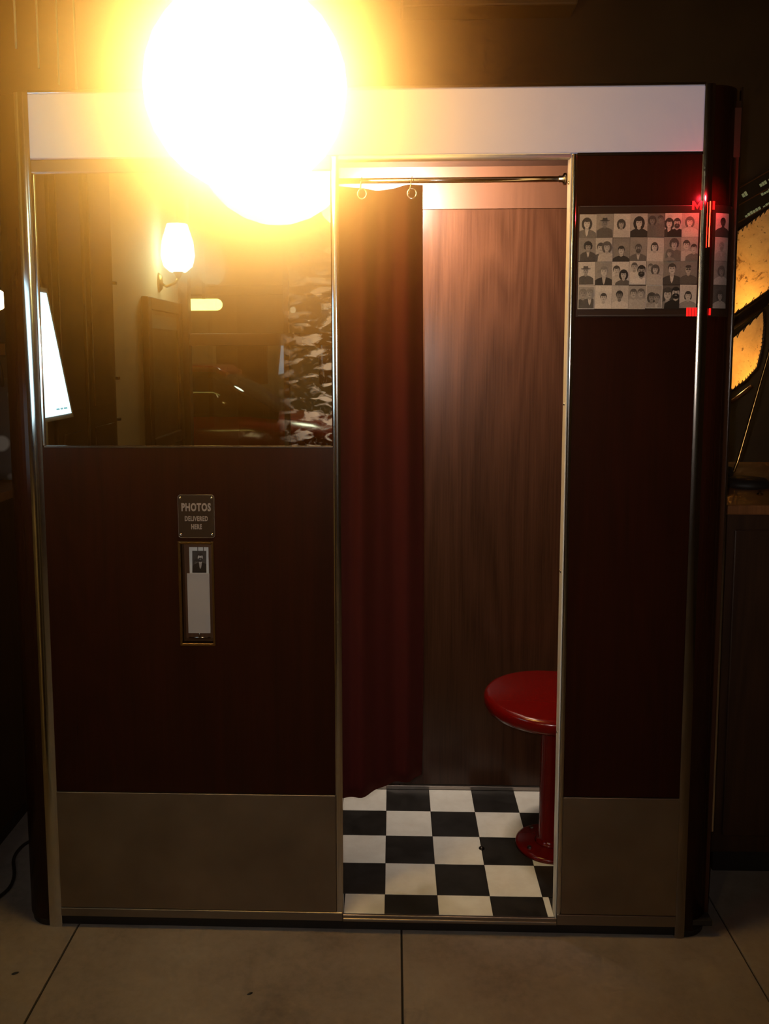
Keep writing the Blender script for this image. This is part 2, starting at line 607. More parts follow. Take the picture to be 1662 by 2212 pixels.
def half_round(x0, x1, z0, z1, y=FR, bulge=.0032, n=10):
    mb = MB()
    prof = []
    c_ = (x1 - x0) / 2
    ha = 2 * math.atan(bulge / c_)          # a flat circular arc
    R_ = c_ / math.sin(ha)
    for k in range(n + 1):
        a = -ha + 2 * ha * k / n
        prof.append(((x0 + x1) / 2 + R_ * math.sin(a), y - R_ * (math.cos(a) - math.cos(ha))))
    vs = [(x, yy, z0) for x, yy in prof] + [(x, yy, z1) for x, yy in prof]
    m = n + 1
    mb.add(vs, [[k, k + 1, m + k + 1, m + k] for k in range(n)], 0, True)
    bx = MB()
    mb.add([(x0, y, z0), (x1, y, z0), (x1, y + .02, z0), (x0, y + .02, z0), (x0, y, z1), (x1, y, z1), (x1, y + .02, z1), (x0, y + .02, z1)],
           [[0, 3, 7, 4], [1, 5, 6, 2], [3, 2, 6, 7], [0, 1, 2, 3], [4, 7, 6, 5]], 0, False)
    mb.add(vs, [list(range(m)), list(range(m, 2 * m))[::-1]])
    return mb


part('end_trim', half_round(XLO, XL, 0.0, ZT), chrome)
part('end_trim', half_round(XR, XRO, 0.0, ZT), chrome_dark)
part('door_jamb', half_round(-.139, -.119, .036, 2.170), chrome, label='chrome door jamb beside the curtain')
dj = half_round(.488, .502, .036, 2.170)
part('jamb_lining', MB().box(.4845, .4885, FR - .003, FR + .035, .036, 2.170, .001), white_enamel, label='white lit inner lining of the right door jamb')
part('door_jamb', dj, chrome, label='chrome door jamb at the right of the doorway')
dh = MB()
dh.box(-.119, .4845, FR - .002, FR + .02, 2.160, 2.173, .001)
dh.tube([(-.119, FR - .002, 2.1655), (.4845, FR - .002, 2.1655)], .005, 14)
part('door_head_trim', dh, white_enamel)
for z in (2.10, 1.52, 1.06, .60):
    part('jamb_screw', MB().lathe([(.005, 0), (.0045, .0025), (.0, .004)], mtx=Matrix.Translation((.4845, FR + .012, z)) @ Matrix.Rotation(-PI / 2, 4, 'Y'), n=12), chrome)
# kick plates, base trim and plinth
part('kick_plate', MB().box(XL, -.139, FR - .003, FR + .012, .062, .412, .001), kick_m)
part('kick_plate', MB().box(.502, XR, FR - .003, FR + .012, .068, .416, .001), kick_m)
part('base_trim', MB().box(XL, -.121, FR - .006, FR + .012, .036, .061, .002), chrome_dull)
part('base_trim', MB().box(.490, XR, FR - .006, FR + .012, .036, .067, .002), chrome_dull)
part('plinth', MB().box(XL, XR, FR + .012, BK - .02, 0, .036), black_m)
part('threshold', MB().box(-.121, .490, FR - .006, FR + .003, .037, .0555, .002).box(-.121, .490, FR - .009, FR + .002, .036, .046, .003), chrome_dull)


def rounded_end(side):
    """quarter round end plus the flat side wall going back"""
    mb = MB()
    pts = []
    x0 = XRO if side > 0 else XLO
    for k in range(13):
        a = PI / 2 * k / 12
        pts.append((x0 + side * RC * math.sin(a), FR + RC * (1 - math.cos(a))))
    pts.append((x0 + side * RC, BK))
    m = len(pts)
    t = .016
    inn = []
    for k in range(13):
        a = PI / 2 * k / 12
        inn.append((x0 + side * (RC - t) * math.sin(a), FR + t + (RC - t) * (1 - math.cos(a))))
    inn.append((x0 + side * (RC - t), BK))
    vs = [(x, y, .02) for x, y in pts] + [(x, y, ZT - .004) for x, y in pts] + [(x, y, .02) for x, y in inn] + [(x, y, ZT - .004) for x, y in inn]
    for k in range(m - 1):
        mb.add(vs, [[k, k + 1, m + k + 1, m + k], [2 * m + k, 3 * m + k, 3 * m + k + 1, 2 * m + k + 1],
                    [m + k, m + k + 1, 3 * m + k + 1, 3 * m + k], [k, 2 * m + k, 2 * m + k + 1, k + 1]], 0, True)
    return mb


part('rounded_end', rounded_end(1), wood_front)
part('rounded_end', rounded_end(-1), wood_front)
for s, x0 in ((1, XRO), (-1, XLO)):
    pts = [(x0, FR + .004)] + [(x0 + s * (RC - .004) * math.sin(PI / 2 * k / 8), FR + .004 + (RC - .004) * (1 - math.cos(PI / 2 * k / 8))) for k in range(9)] + [(x0 + s * (RC - .004), BK), (x0, BK)]
    part('foot', MB().prism(pts, .022, Matrix.Identity(4)), black_m)
# bright edge strip on the far side of the right rounded end
part('edge_strip', MB().box(XRO + RC - .001, XRO + RC + .004, FR + .035, FR + .047, .30, ZT), chrome)
part('roof', MB().box(XLO - .05, XRO + .05, FR + .03, BK, ZT - .03, ZT - .006), wood_front)

# interior
part('back_panel', MB().box(-.16, .93, .059, .079, .073, 2.149), wood_back, label='walnut laminate back wall inside the doorway')
part('back_header', MB().box(-.16, .93, .053, .079, 2.149, 2.31), header_wood)
part('skirting_strip', MB().box(-.16, .93, .053, .059, .055, .069, .001), chrome_dull)
part('left_partition', MB().box(-.185, -.165, FR + .02, .08, .04, 2.31), inner_m)
part('right_partition', MB().box(.905, .93, FR + .04, .055, .04, 2.31), wood_back)
part('interior_ceiling', MB().box(-.16, .905, FR + .03, .055, 2.29, 2.305), inner_m)
part('header_back', MB().box(-.165, .93, FR + .03, FR + .045, 2.165, 2.29), inner_m)
part('panel_back', MB().box(.506, .905, FR + .021, FR + .035, .09, 2.165), inner_m)
part('sub_floor', MB().box(-.165, .93, FR + .004, .08, .0362, .0515), joint_m)
S = .1554
TZ = .055                                    # top of the booth's own floor
TX0, TY0 = CAM.x * -.02, .059
for i in range(-2, 6):
    for j in range(0, 5):
        x0, x1 = i * S + TX0, (i + 1) * S + TX0
        y1, y0 = TY0 - j * S, TY0 - (j + 1) * S
        if j == 4: y0 = FR + .003
        if j == 0: y1 = TY0 - .007
        x0c, x1c = max(x0, -.163), min(x1, .904)
        if j == 4: x0c, x1c = max(x0c, -.119), min(x1c, .484)
        if x1c - x0c < .01: continue
        g = .0006
        part('floor_tile', MB().box(x0c + g, x1c - g, y0 + g, y1 - g, TZ - .0034, TZ - random.random() * .0004, .0005), tile_b if (i + j) % 2 == 0 else tile_w)
q = atZ(1041, 1832, TZ + .002)
part('floor_bolt', MB().lathe([(.0095, .0), (.0095, .003), (.005, .007), (0, .008)], (q.x, q.y, TZ + .0001), 14), dark_metal)

# curtain rod with end bracket
part('curtain_rod', MB().tube([(-.165, -.60, 2.118), (.484, -.60, 2.118)], .0075, 14), chrome)
part('rod_bracket', MB().lathe([(.016, 0), (.016, .006), (.009, .010), (.009, .02)], mtx=Matrix.Translation((.4845, -.60, 2.118)) @ Matrix.Rotation(-PI / 2, 4, 'Y'), n=18), chrome)
# booth lamp housing (the lit panel itself is the lamp)
part('lamp_housing', MB().box(-.14, .12, -.40, -.34, 2.240, 2.289, .004), inner_m)

# ---------------- photo display
disp = part('photo_display', MB().box(.507, XR, FR - .0022, FR, 1.751, 2.038, .0005), band_m, label='dark film band holding rows of small portraits')
cvb = MB()
nn = 10
pa = [(XRO + (RC + .0012) * math.sin(.06 + 1.05 * k / nn), FR + RC - (RC + .0012) * math.cos(.06 + 1.05 * k / nn)) for k in range(nn + 1)]
vs = [(x, y, 1.751) for x, y in pa] + [(x, y, 2.038) for x, y in pa]
cvb.add(vs, [[k, k + 1, nn + 2 + k, nn + 1 + k] for k in range(nn)], 0, True)
wrap = part('photo_display_wrap', cvb, band_m, label='dark film band wrapping around the rounded end')


def ell(cx, cy, rx, ry, n=14, a0=0.0, a1=2 * PI):
    return [(cx + rx * math.cos(a0 + (a1 - a0) * k / n), cy + ry * math.sin(a0 + (a1 - a0) * k / n)) for k in range(n)]


def sitter(polys, cx, cy, s, skin, hair, cloth, style='short', shirt=None):
    """one portrait bust; the print is 1 wide and 1.4 tall, cx/cy is the middle of the face, s the face height"""
    w = s * .36
    if style == 'long':
        polys.append((ell(cx, cy - s * .02, w * 1.75, s * .78), hair))
    if style == 'curly':
        for k in range(9):
            a = PI * (-.15 + 1.3 * k / 8)
            polys.append((ell(cx + w * 1.15 * math.cos(a), cy + s * .12 + s * .48 * math.sin(a), w * .62, s * .25, 10), hair))
    if style == 'hood':
        polys.append((ell(cx, cy - s * .05, w * 1.9, s * .85), hair))
    # shoulders
    sh = [(cx - s * 1.15, -.05), (cx - s * 1.08, cy - s * 1.05), (cx - s * .72, cy - s * .80), (cx - s * .25, cy - s * .64), (cx + s * .25, cy - s * .64),
          (cx + s * .72, cy - s * .80), (cx + s * 1.08, cy - s * 1.05), (cx + s * 1.15, -.05)]
    polys.append((sh, cloth))
    if shirt is not None:
        polys.append(([(cx - s * .22, cy - s * .64), (cx + s * .22, cy - s * .64), (cx + s * .12, cy - s * 1.25), (cx, cy - s * 1.5), (cx - s * .12, cy - s * 1.25)], shirt))
    polys.append(([(cx - w * .5, cy - s * .3), (cx + w * .5, cy - s * .3), (cx + w * .62, cy - s * .68), (cx, cy - s * .82), (cx - w * .62, cy - s * .68)], skin * .8))
    if style in ('short', 'beard', 'bob'):
        polys.append((ell(cx, cy + s * .13, w * 1.22, s * .50), hair))
    if style == 'bob':
        polys.append((ell(cx - w * .95, cy - s * .1, w * .42, s * .42), hair))
        polys.append((ell(cx + w * .95, cy - s * .1, w * .42, s * .42), hair))
    polys.append((ell(cx, cy - s * .04, w, s * .47), skin))
    polys.append((ell(cx + w * .72, cy - s * .06, w * .22, s * .32, 10), skin * .82))
    if style == 'beard':
        polys.append((ell(cx, cy - s * .30, w * .92, s * .30), hair))
    polys.append((ell(cx, cy + s * .36, w * .95, s * .16, 12), hair))
    for sd in (-1, 1):
        polys.append((ell(cx + sd * w * .42, cy + s * .06, w * .22, s * .045, 8), skin * .3))
        polys.append((ell(cx + sd * w * .42, cy + s * .15, w * .28, s * .022, 8), skin * .4))
    polys.append(([(cx - w * .10, cy - s * .12), (cx + w * .18, cy - s * .12), (cx + w * .04, cy + s * .06)], skin * .75))
    polys.append((ell(cx, cy - s * .25, w * .36, s * .040, 8), skin * .45))
    if style == 'hat':
        polys.append((ell(cx, cy + s * .30, w * 2.0, s * .10), hair))
        polys.append(([(cx - w * 1.05, cy + s * .28), (cx + w * 1.05, cy + s * .28), (cx + w * .85, cy + s * .72), (cx, cy + s * .66), (cx - w * .85, cy + s * .72)], hair))
    if style == 'glasses':
        polys.append((ell(cx, cy + s * .13, w * 1.15, s * .50), hair)) if False else None
        for sd in (-1, 1):
            polys.append((ell(cx + sd * w * .45, cy + s * .05, w * .42, s * .10, 10), .06))
        polys.append((ell(cx, cy + s * .42, w * 1.08, s * .18, 12), hair))


def clip_poly(poly, x0, x1, y0, y1):
    def cut(ps, inside, inter):
        out = []
        for k in range(len(ps)):
            a, b = ps[k - 1], ps[k]
            if inside(b):
                if not inside(a): out.append(inter(a, b))
                out.append(b)
            elif inside(a):
                out.append(inter(a, b))
        return out
    def ix(v): return lambda a, b: (v, a[1] + (b[1] - a[1]) * (v - a[0]) / (b[0] - a[0]))
    def iy(v): return lambda a, b: (a[0] + (b[0] - a[0]) * (v - a[1]) / (b[1] - a[1]), v)
    for ins, it in ((lambda p: p[0] >= x0, ix(x0)), (lambda p: p[0] <= x1, ix(x1)), (lambda p: p[1] >= y0, iy(y0)), (lambda p: p[1] <= y1, iy(y1))):
        poly = cut(poly, ins, it)
        if len(poly) < 3: return []
    return poly


def photo_print(bg, people, w, h, place, parent, border=None, dim=1.0, name='photo_print', strips=1):
    polys = [([(0, 0), (1, 0), (1, 1.4), (0, 1.4)], border if border is not None else bg)]
    b = .05 if border is not None else 0.0
    if border is not None:
        polys.append(([(b, b), (1 - b, b), (1 - b, 1.4 - b), (b, 1.4 - b)], bg))
    rn = random.Random(int(bg * 1000) + len(people))
    for k in range(3):                     # mottled studio backcloth
        polys.append((ell(rn.uniform(.1, .9), rn.uniform(.7, 1.3), rn.uniform(.15, .3), rn.uniform(.1, .25), 10), bg * rn.uniform(.85, 1.12)))
    for p in people:
        sitter(polys, *p)
    vs, fs, tones = [], [], []
    for li, (poly, tone) in enumerate(polys):
        if li > 0:
            poly = clip_poly(poly, b, 1 - b, b, 1.4 - b)
            if not poly: continue
        for q_ in range(strips):            # a print on a curved face is cut into upright strips that follow it
            pc = poly if strips == 1 else clip_poly(poly, q_ / strips, (q_ + 1) / strips, 0, 1.4)
            if len(pc) < 3: continue
            o = len(vs)
            for (u, vv) in pc:
                vs.append(place(u * w, vv / 1.4 * h, (.0004 + li * .00005)))
            fs.append(list(range(o, o + len(pc))))
            tones.append(tone * dim)
    me = bpy.data.meshes.new(name)
    me.from_pydata(vs, [], fs)
    me.materials.append(print_m)
    at_ = me.color_attributes.new('tone', 'FLOAT_COLOR', 'CORNER')
    for poly, tone in zip(me.polygons, tones):
        for li in poly.loop_indices:
            at_.data[li].color = (tone * 1.06, tone * .93, tone * .84, 1)
    o = bpy.data.objects.new(name, me)
    C.objects.link(o)
    if parent is not None:
        o.parent = parent
        o.location = -abs_loc(parent)
    return o


# rows of (background, [sitters]); sitter = (x, y, face height, skin, hair, cloth, style, shirt)
P_ = [
    [(.42, [(.44, .84, .50, .50, .06, .16, 'long', .5)]), (.26, [(.50, .88, .42, .20, .06, .10, 'hat', None)]), (.46, [(.46, .78, .42, .32, .06, .42, 'long', None)]),
     (.36, [(.50, .84, .50, .46, .035, .035, 'hood', None)]), (.16, [(.28, .98, .40, .20, .07, .13, 'long', None), (.76, 1.06, .38, .20, .06, .14, 'short', None)]),
     (.48, [(.26, .78, .46, .50, .05, .05, 'long', .5), (.72, .80, .50, .46, .06, .03, 'beard', None)]), (.34, [(.46, .86, .46, .50, .12, .48, 'long', None)]),
     (.48, [(.50, .86, .46, .06, .025, .05, 'short', None)])],
    [(.24, [(.55, .84, .42, .28, .04, .08, 'curly', .42)]), (.40, [(.30, .80, .52, .42, .08, .10, 'short', .5), (.66, .84, .48, .40, .10, .40, 'long', None)]),
     (.20, [(.50, .66, .46, .42, .04, .04, 'short', None)]), (.24, [(.50, .74, .46, .26, .08, .12, 'beard', .42)]), (.44, [(.44, .84, .46, .48, .06, .48, 'bob', None)]),
     (.24, [(.60, .96, .46, .40, .08, .14, 'curly', None), (.32, .42, .34, .34, .14, .22, 'curly', None)]), (.34, [(.32, .92, .50, .46, .07, .44, 'short', None), (.76, .72, .44, .42, .06, .16, 'short', None)]),
     (.42, [(.46, .86, .42, .36, .26, .34, 'beard', .40)])],
    [(.50, [(.44, .86, .42, .32, .09, .09, 'hat', None)]), (.26, [(.52, .80, .52, .46, .20, .04, 'short', .42)]), (.50, [(.26, .86, .50, .46, .06, .42, 'short', None), (.68, .60, .44, .42, .03, .10, 'long', None)]),
     (.44, [(.30, 1.06, .42, .36, .10, .52, 'short', None), (.72, .80, .58, .34, .03, .56, 'beard', None)]), (.32, [(.24, 1.06, .34, .36, .12, .36, 'short', None), (.52, .90, .42, .42, .09, .38, 'long', None)]),
     (.20, [(.52, .92, .56, .46, .06, .06, 'short', .5)]), (.20, [(.48, .86, .46, .38, .06, .10, 'glasses', None)]),
     (.26, [(.52, .80, .46, .26, .12, .40, 'long', None)])],
    [(.30, [(.30, .92, .50, .30, .20, .08, 'short', None), (.70, .94, .48, .34, .22, .09, 'short', .5)]), (.52, [(.52, .66, .46, .46, .05, .56, 'short', None)]),
     (.42, [(.46, .80, .48, .18, .035, .50, 'short', None)]), (.30, [(.28, .92, .48, .38, .10, .38, 'short', None), (.72, .94, .48, .38, .10, .36, 'short', None)]),
     (.32, [(.36, .64, .44, .22, .06, .26, 'long', None), (.66, .62, .44, .28, .10, .30, 'short', .42)]),
     (.10, [(.30, .84, .60, .42, .06, .20, 'long', None), (.78, .94, .60, .46, .02, .02, 'beard', None)]), (.50, [(.50, .74, .46, .48, .05, .26, 'bob', None)]),
     (.10, [(.48, .74, .46, .30, .07, .34, 'long', None)])],
]
pw, ph = .0438, .0610
for r in range(4):
    z1 = 2.0175 - r * .0615
    for c in range(7):
        x0 = .5105 + c * .0442
        dz = random.uniform(-.0012, .0012)
        tilt = random.uniform(-.012, .012)
        def plc(u, vv, d, x0=x0, z=z1 - ph + dz, tl=tilt):
            return (x0 + u - vv * tl, FR - .0023 - d, z + vv + u * tl)
        bgv, ppl = P_[r][c]
        photo_print(bgv, ppl, pw, ph, plc, disp, border=.5 if (r, c) in ((3, 0), (3, 4), (2, 0), (2, 3)) else None, dim=.92)
    def plw(u, vv, d, z=z1 - ph):
        a = .15 + u / RC
        rr = RC + .0016 + d
        return (XRO + rr * math.sin(a), FR + RC - rr * math.cos(a), z + vv)
    bgv, ppl = P_[r][7]
    photo_print(bgv, ppl, pw, ph, plw, wrap, dim=.92, strips=8)
# faint frame outlines on the film
for zz in (2.0365, 1.755):
    part('film_edge', MB().box(.512, .80, FR - .0027, FR - .0022, zz - .0006, zz + .0006), chrome_dull, disp)
# red sign reflections on film and trim, built as glowing letters and a tube
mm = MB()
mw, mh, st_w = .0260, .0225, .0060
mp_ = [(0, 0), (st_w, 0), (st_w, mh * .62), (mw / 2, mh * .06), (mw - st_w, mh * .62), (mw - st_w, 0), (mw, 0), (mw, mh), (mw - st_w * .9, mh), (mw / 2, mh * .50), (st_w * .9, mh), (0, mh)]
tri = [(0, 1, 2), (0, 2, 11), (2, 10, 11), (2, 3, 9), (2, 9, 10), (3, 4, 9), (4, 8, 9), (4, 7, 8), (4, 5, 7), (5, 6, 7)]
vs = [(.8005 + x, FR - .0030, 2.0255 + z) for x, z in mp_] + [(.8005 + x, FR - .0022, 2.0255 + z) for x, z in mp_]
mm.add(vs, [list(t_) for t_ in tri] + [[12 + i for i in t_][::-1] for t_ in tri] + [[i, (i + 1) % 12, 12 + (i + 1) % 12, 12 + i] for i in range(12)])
part('reflected_letter', mm, red_reflection, disp, label='red letter M glowing in place of a reflected neon sign')
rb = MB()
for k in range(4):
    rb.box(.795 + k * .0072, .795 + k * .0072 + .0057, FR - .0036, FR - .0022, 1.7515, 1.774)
part('reflected_bars', rb, red_reflection, disp, label='red upright bars glowing in place of a reflection')
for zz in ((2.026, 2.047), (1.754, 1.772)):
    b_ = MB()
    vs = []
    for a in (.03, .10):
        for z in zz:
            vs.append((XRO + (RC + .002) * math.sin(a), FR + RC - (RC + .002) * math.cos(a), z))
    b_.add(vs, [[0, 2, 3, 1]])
    part('reflected_letter_edge', b_, red_reflection, wrap)
part('reflected_streak', MB().tube([(.8445, FR - .0100, 2.046), (.8445, FR - .0100, 1.930)], .0013, 8), red_streak, label='thin red glowing streak in place of a reflection on the chrome trim')

# ---------------- plaque and delivery chute
def rrect(x0, x1, z0, z1, r, n=5):
    pts = []
    for cx, cz, a in ((x1 - r, z1 - r, 0), (x0 + r, z1 - r, PI / 2), (x0 + r, z0 + r, PI), (x1 - r, z0 + r, 1.5 * PI)):
        for k in range(n + 1):
            pts.append((cx + r * math.cos(a + PI / 2 * k / n), cz + r * math.sin(a + PI / 2 * k / n)))
    return pts


plq = part('plaque', MB().prism(rrect(-.0505, .0505, -.060, .060, .008), .004, front(-.517, FR, 1.213)), plaque_m, label='brown plaque reading PHOTOS DELIVERED HERE')
part('plaque_rim', MB().tube([(-.517 + x, FR - .0036, 1.213 + z) for x, z in rrect(-.0500, .0500, -.0595, .0595, .008)], .0007, 6, closed=True), chrome_dull, plq)
for sx_ in (-1, 1):
    for sz_ in (-1, 1):
        part('screw', MB().lathe([(.0042, 0), (.0040, .0014), (.0026, .0030), (0, .0036)], mtx=front(-.517 + sx_ * .0435, FR - .004, 1.213 + sz_ * .051), n=14), chrome, plq)
text_mesh('PHOTOS', .0295, front(-.517, FR - .0046, 1.2375), letter_m, 'lettering', plq, .0005, .645, .0012)
text_mesh('DELIVERED', .0185, front(-.517, FR - .0046, 1.2060), letter_m, 'lettering', plq, .0005, .63, .0007)
text_mesh('HERE', .0185, front(-.517, FR - .0046, 1.1835), letter_m, 'lettering', plq, .0005, .63, .0007)

ch = MB()
x0, x1, z0, z1 = SLOT
ch.box(x0 - .006, x1 + .006, FR + .045, FR + .050, z0 - .006, z1 + .006)
ch.box(x0 - .006, x0, FR + .0, FR + .045, z0 - .006, z1 + .006); ch.box(x1, x1 + .006, FR, FR + .045, z0 - .006, z1 + .006)
ch.box(x0, x1, FR, FR + .045, z1, z1 + .006); ch.box(x0, x1, FR, FR + .045, z0 - .006, z0)
chute = part('delivery_chute', ch, wood('chute_wood', (.02, .007, .003), (.09, .035, .012), .4), label='amber-brown recess where the photos drop')
cf = MB()
t = .0055
cf.box(x0 - t, x0 + .001, FR - .004, FR + .002, z0 - t, z1 + t, .001).box(x1 - .001, x1 + t, FR - .004, FR + .002, z0 - t, z1 + t, .001)
cf.box(x0, x1, FR - .006, FR + .002, z1 - .002, z1 + t, .002).box(x0, x1, FR - .004, FR + .002, z0 - t, z0 + .001, .001)
part('chute_frame', cf, brass, chute, label='thin brass frame round the recess')
part('chute_flap', MB().box(-.5505, -.4875, FR + .010, FR + .013, .878, 1.049, .0008), grey_p, chute, label='plain grey flap that holds the strip')
part('chute_wire', MB().tube([(-.519, FR + .012, .880), (-.519, FR + .012, .864)], .0014, 6).tube([(-.549, FR + .014, .8645), (-.489, FR + .014, .8645)], .0015, 6), chrome, chute)

ps = thing('photo_strip', 'white photo strip with a dark portrait standing in the delivery slot', 'photo', (-.517, FR + .02, .96))
MB().box(-.544, -.490, FR + .0165, FR + .0172, .880, 1.122).build('paper', white_p, ps)
def pls(u, vv, d): return (-.5365 + u + vv * .02, FR + .0162 - d, 1.050 + vv)
photo_print(.05, [(.30, .62, .36, .12, .03, .02, 'long', None), (.58, .98, .50, .55, .03, .012, 'beard', .30)], .0395, .062, pls, ps, dim=.8, name='portrait')
part('clip_wire', MB().tube([(-.520, FR + .0160, 1.123), (-.520, FR + .0160, 1.112)], .0009, 6).tube([(-.504, FR + .0160, 1.123), (-.504, FR + .0160, 1.112)], .0009, 6), dark_metal, chute)

# ------------------------------------------------------------------ curtain
cur = thing('curtain', 'maroon fabric curtain drawn to the left side of the booth doorway', 'curtain', (-.03, -.6, .38))
cb = MB()
NU, NV = 64, 48
vs = []
for iv in range(NV + 1):
    v_ = iv / NV                            # 0 top, 1 bottom
    for iu in range(NU + 1):
        u = iu / NU
        fold = .018 * math.sin(u * 2 * PI * 1.9 + .6) + .007 * math.sin(u * 2 * PI * 4.3 + 1.0 + v_ * .8)
        x = -.155 + .262 * u + .004 * math.sin(v_ * 4 + u * 5) + .004 * v_
        depth = -.628 + .165 * (max(u - .08, 0) / .92) ** 1.15
        y = (-.600 + fold * .55) * (1 - v_ ** .8) + (depth + fold * .8) * v_ ** .8
        ztop = 2.106 - .012 * math.sin(PI * min(1, max(0, (u - .05) / .88))) ** 2
        z = ztop + (.381 - ztop) * v_
        vs.append((x, y, z))
fs = [[iv * (NU + 1) + iu, iv * (NU + 1) + iu + 1, (iv + 1) * (NU + 1) + iu + 1, (iv + 1) * (NU + 1) + iu] for iv in range(NV) for iu in range(NU)]
cb.add(vs, fs, 0, True)
cl = cb.build('cloth', curt_m, cur)
so = cl.modifiers.new('thickness', 'SOLIDIFY'); so.thickness = .0025
for gx in (.074, -.06):
    MB().tube([(gx + .012 * math.cos(2 * PI * k / 20), -.6105, 2.082 + .013 * math.sin(2 * PI * k / 20)) for k in range(20)], .0030, 8, closed=True).build('grommet', chrome, cur)
    MB().tube([(gx - .004 + .004 * math.cos(2 * PI * k / 24), -.606 + .016 * math.sin(2 * PI * k / 24), 2.103 + .024 * math.cos(2 * PI * k / 24)) for k in range(24)], .0013, 6, closed=True).build('curtain_ring', chrome, cur)

# ------------------------------------------------------------------ stool
sx0, sy0 = .534, -.291
st_ = thing('stool', 'round red enamelled stool bolted to the checkered floor inside the booth', 'stool', (sx0, sy0, .055))
SR, SZ = .217, .568
MB().lathe([(0, SZ), (SR - .018, SZ), (SR - .006, SZ - .004), (SR, SZ - .014), (SR, SZ - .034), (SR - .006, SZ - .046), (SR - .02, SZ - .050), (.06, SZ - .056), (0, SZ - .056)], (sx0, sy0, 0), 72).build('seat', stool_m, st_)
MB().lathe([(.036, SZ - .056), (.036, SZ - .075), (.0335, SZ - .085), (.0342, .085), (.041, .074), (.047, .0705), (.0, .0705)], (sx0, sy0, 0), 40).build('pole', stool_m, st_)
MB().lathe([(0, .0705), (.100, .0695), (.108, .066), (.110, .0552), (0, .0552)], (sx0, sy0, 0), 56).build('base_flange', stool_m, st_)
for k in range(4):
    a = math.radians(213 + 90 * k)
    MB().lathe([(.0085, .0695), (.0085, .0735), (.006, .077), (0, .0775)], (sx0 + .085 * math.cos(a), sy0 + .085 * math.sin(a), 0), 6, smooth=False).build('bolt', chrome, st_)

# ------------------------------------------------------------------ the glowing globe lamp before the sign
gl = thing('globe_lamp', 'blindingly bright globe lamp hanging in front of the white header sign', 'lamp', LAMP)
MB().lathe([(LAMP_R * math.sin(PI * k / 14), -LAMP_R * math.cos(PI * k / 14)) for k in range(15)], LAMP, 28).build('globe', lampglass, gl)
MB().lathe([(.045, LAMP_R - .012), (.05, LAMP_R + .01), (.035, LAMP_R + .05), (.012, LAMP_R + .07), (.0, LAMP_R + .07)], LAMP, 24).build('cap', brass, gl)
MB().tube([LAMP + Vector((0, 0, LAMP_R + .06)), (LAMP.x, LAMP.y, ZC - .03)], .005, 8).build('cord', black_m, gl)
MB().lathe([(.06, ZC - .03), (.06, ZC - .008), (.05, ZC)], (LAMP.x, LAMP.y, 0), 24).build('ceiling_rose', brass, gl)

# ------------------------------------------------------------------ right side: counter, lantern, desk lamp, board
CT = 1.2
rc = thing('counter', 'dark wooden counter with lit brown top to the right of the booth', 'counter', (1.9, .1, 0))
MB().box(1.02, 3.1, -.36, .62, .08, CT - .03, .004).build('cabinet_body', wood_dark, rc)
MB().box(1.0, 3.12, -.39, .64, CT - .03, CT, .005).build('counter_top', wood_amber, rc)
MB().box(1.05, 3.1, -.33, .60, 0, .08).build('toe_kick', black_m, rc)
for k in range(4):
    MB().box(1.06 + k * .5, 1.06 + k * .5 + .46, -.372, -.36, .14, CT - .08, .004).build('door_panel', wood_dark, rc)

LY = .72


def LP(px, py, y=LY):
    return atY(px, py, y)


lan = thing('rawhide_lantern', 'large amber rawhide lantern with laced edges glowing behind the right counter', 'lamp', (1.7, .8, CT))


def hide_panel(outline, name, bulge=.05, y=LY, tw=.0):
    """a bulging thin shell over an outline (in the x-z plane), plus its laced rim"""
    pts = [LP(px, py, y) for px, py in outline]
    dense = []
    for k in range(len(pts)):
        a, b = pts[k], pts[(k + 1) % len(pts)]
        for j in range(5):
            dense.append(a.lerp(b, j / 5))
    cen = sum(dense, Vector()) / len(dense)
    n = len(dense)
    rings = 7
    vs = []
    for r in range(rings):
        t_ = 1 - r / (rings - 1)
        for p in dense:
            q_ = cen.lerp(p, t_)
            vs.append((q_.x, q_.y - bulge * (1 - t_ * t_), q_.z))
    fs = [[r * n + k, r * n + (k + 1) % n, (r + 1) * n + (k + 1) % n, (r + 1) * n + k] for r in range(rings - 1) for k in range(n)]
    mb = MB(); mb.add(vs, fs, 0, True)
    o = mb.build(name, hide, lan)
    MB().tube([p + Vector((0, -.004, 0)) for p in dense], .0055, 8, closed=True).build('rim', wood_dark, o)
    lace = MB()
    for k in range(0, n):
        p, q_ = dense[k], dense[(k + 1) % n]
        seg = (q_ - p).length
        m_ = max(1, int(seg / .022))
        for j in range(m_):
            a = p.lerp(q_, j / m_)
            inw = (cen - a).normalized() * .016
            b2 = p.lerp(q_, (j + .5) / m_)
            lace.tube([a + Vector((0, -.010, 0)), a + inw + Vector((0, -.011, 0)), b2 + Vector((0, -.010, 0))], .0016, 5)
    lo = lace.build('lacing', black_m, o)
    lo['kind'] = 'stuff'
    return o


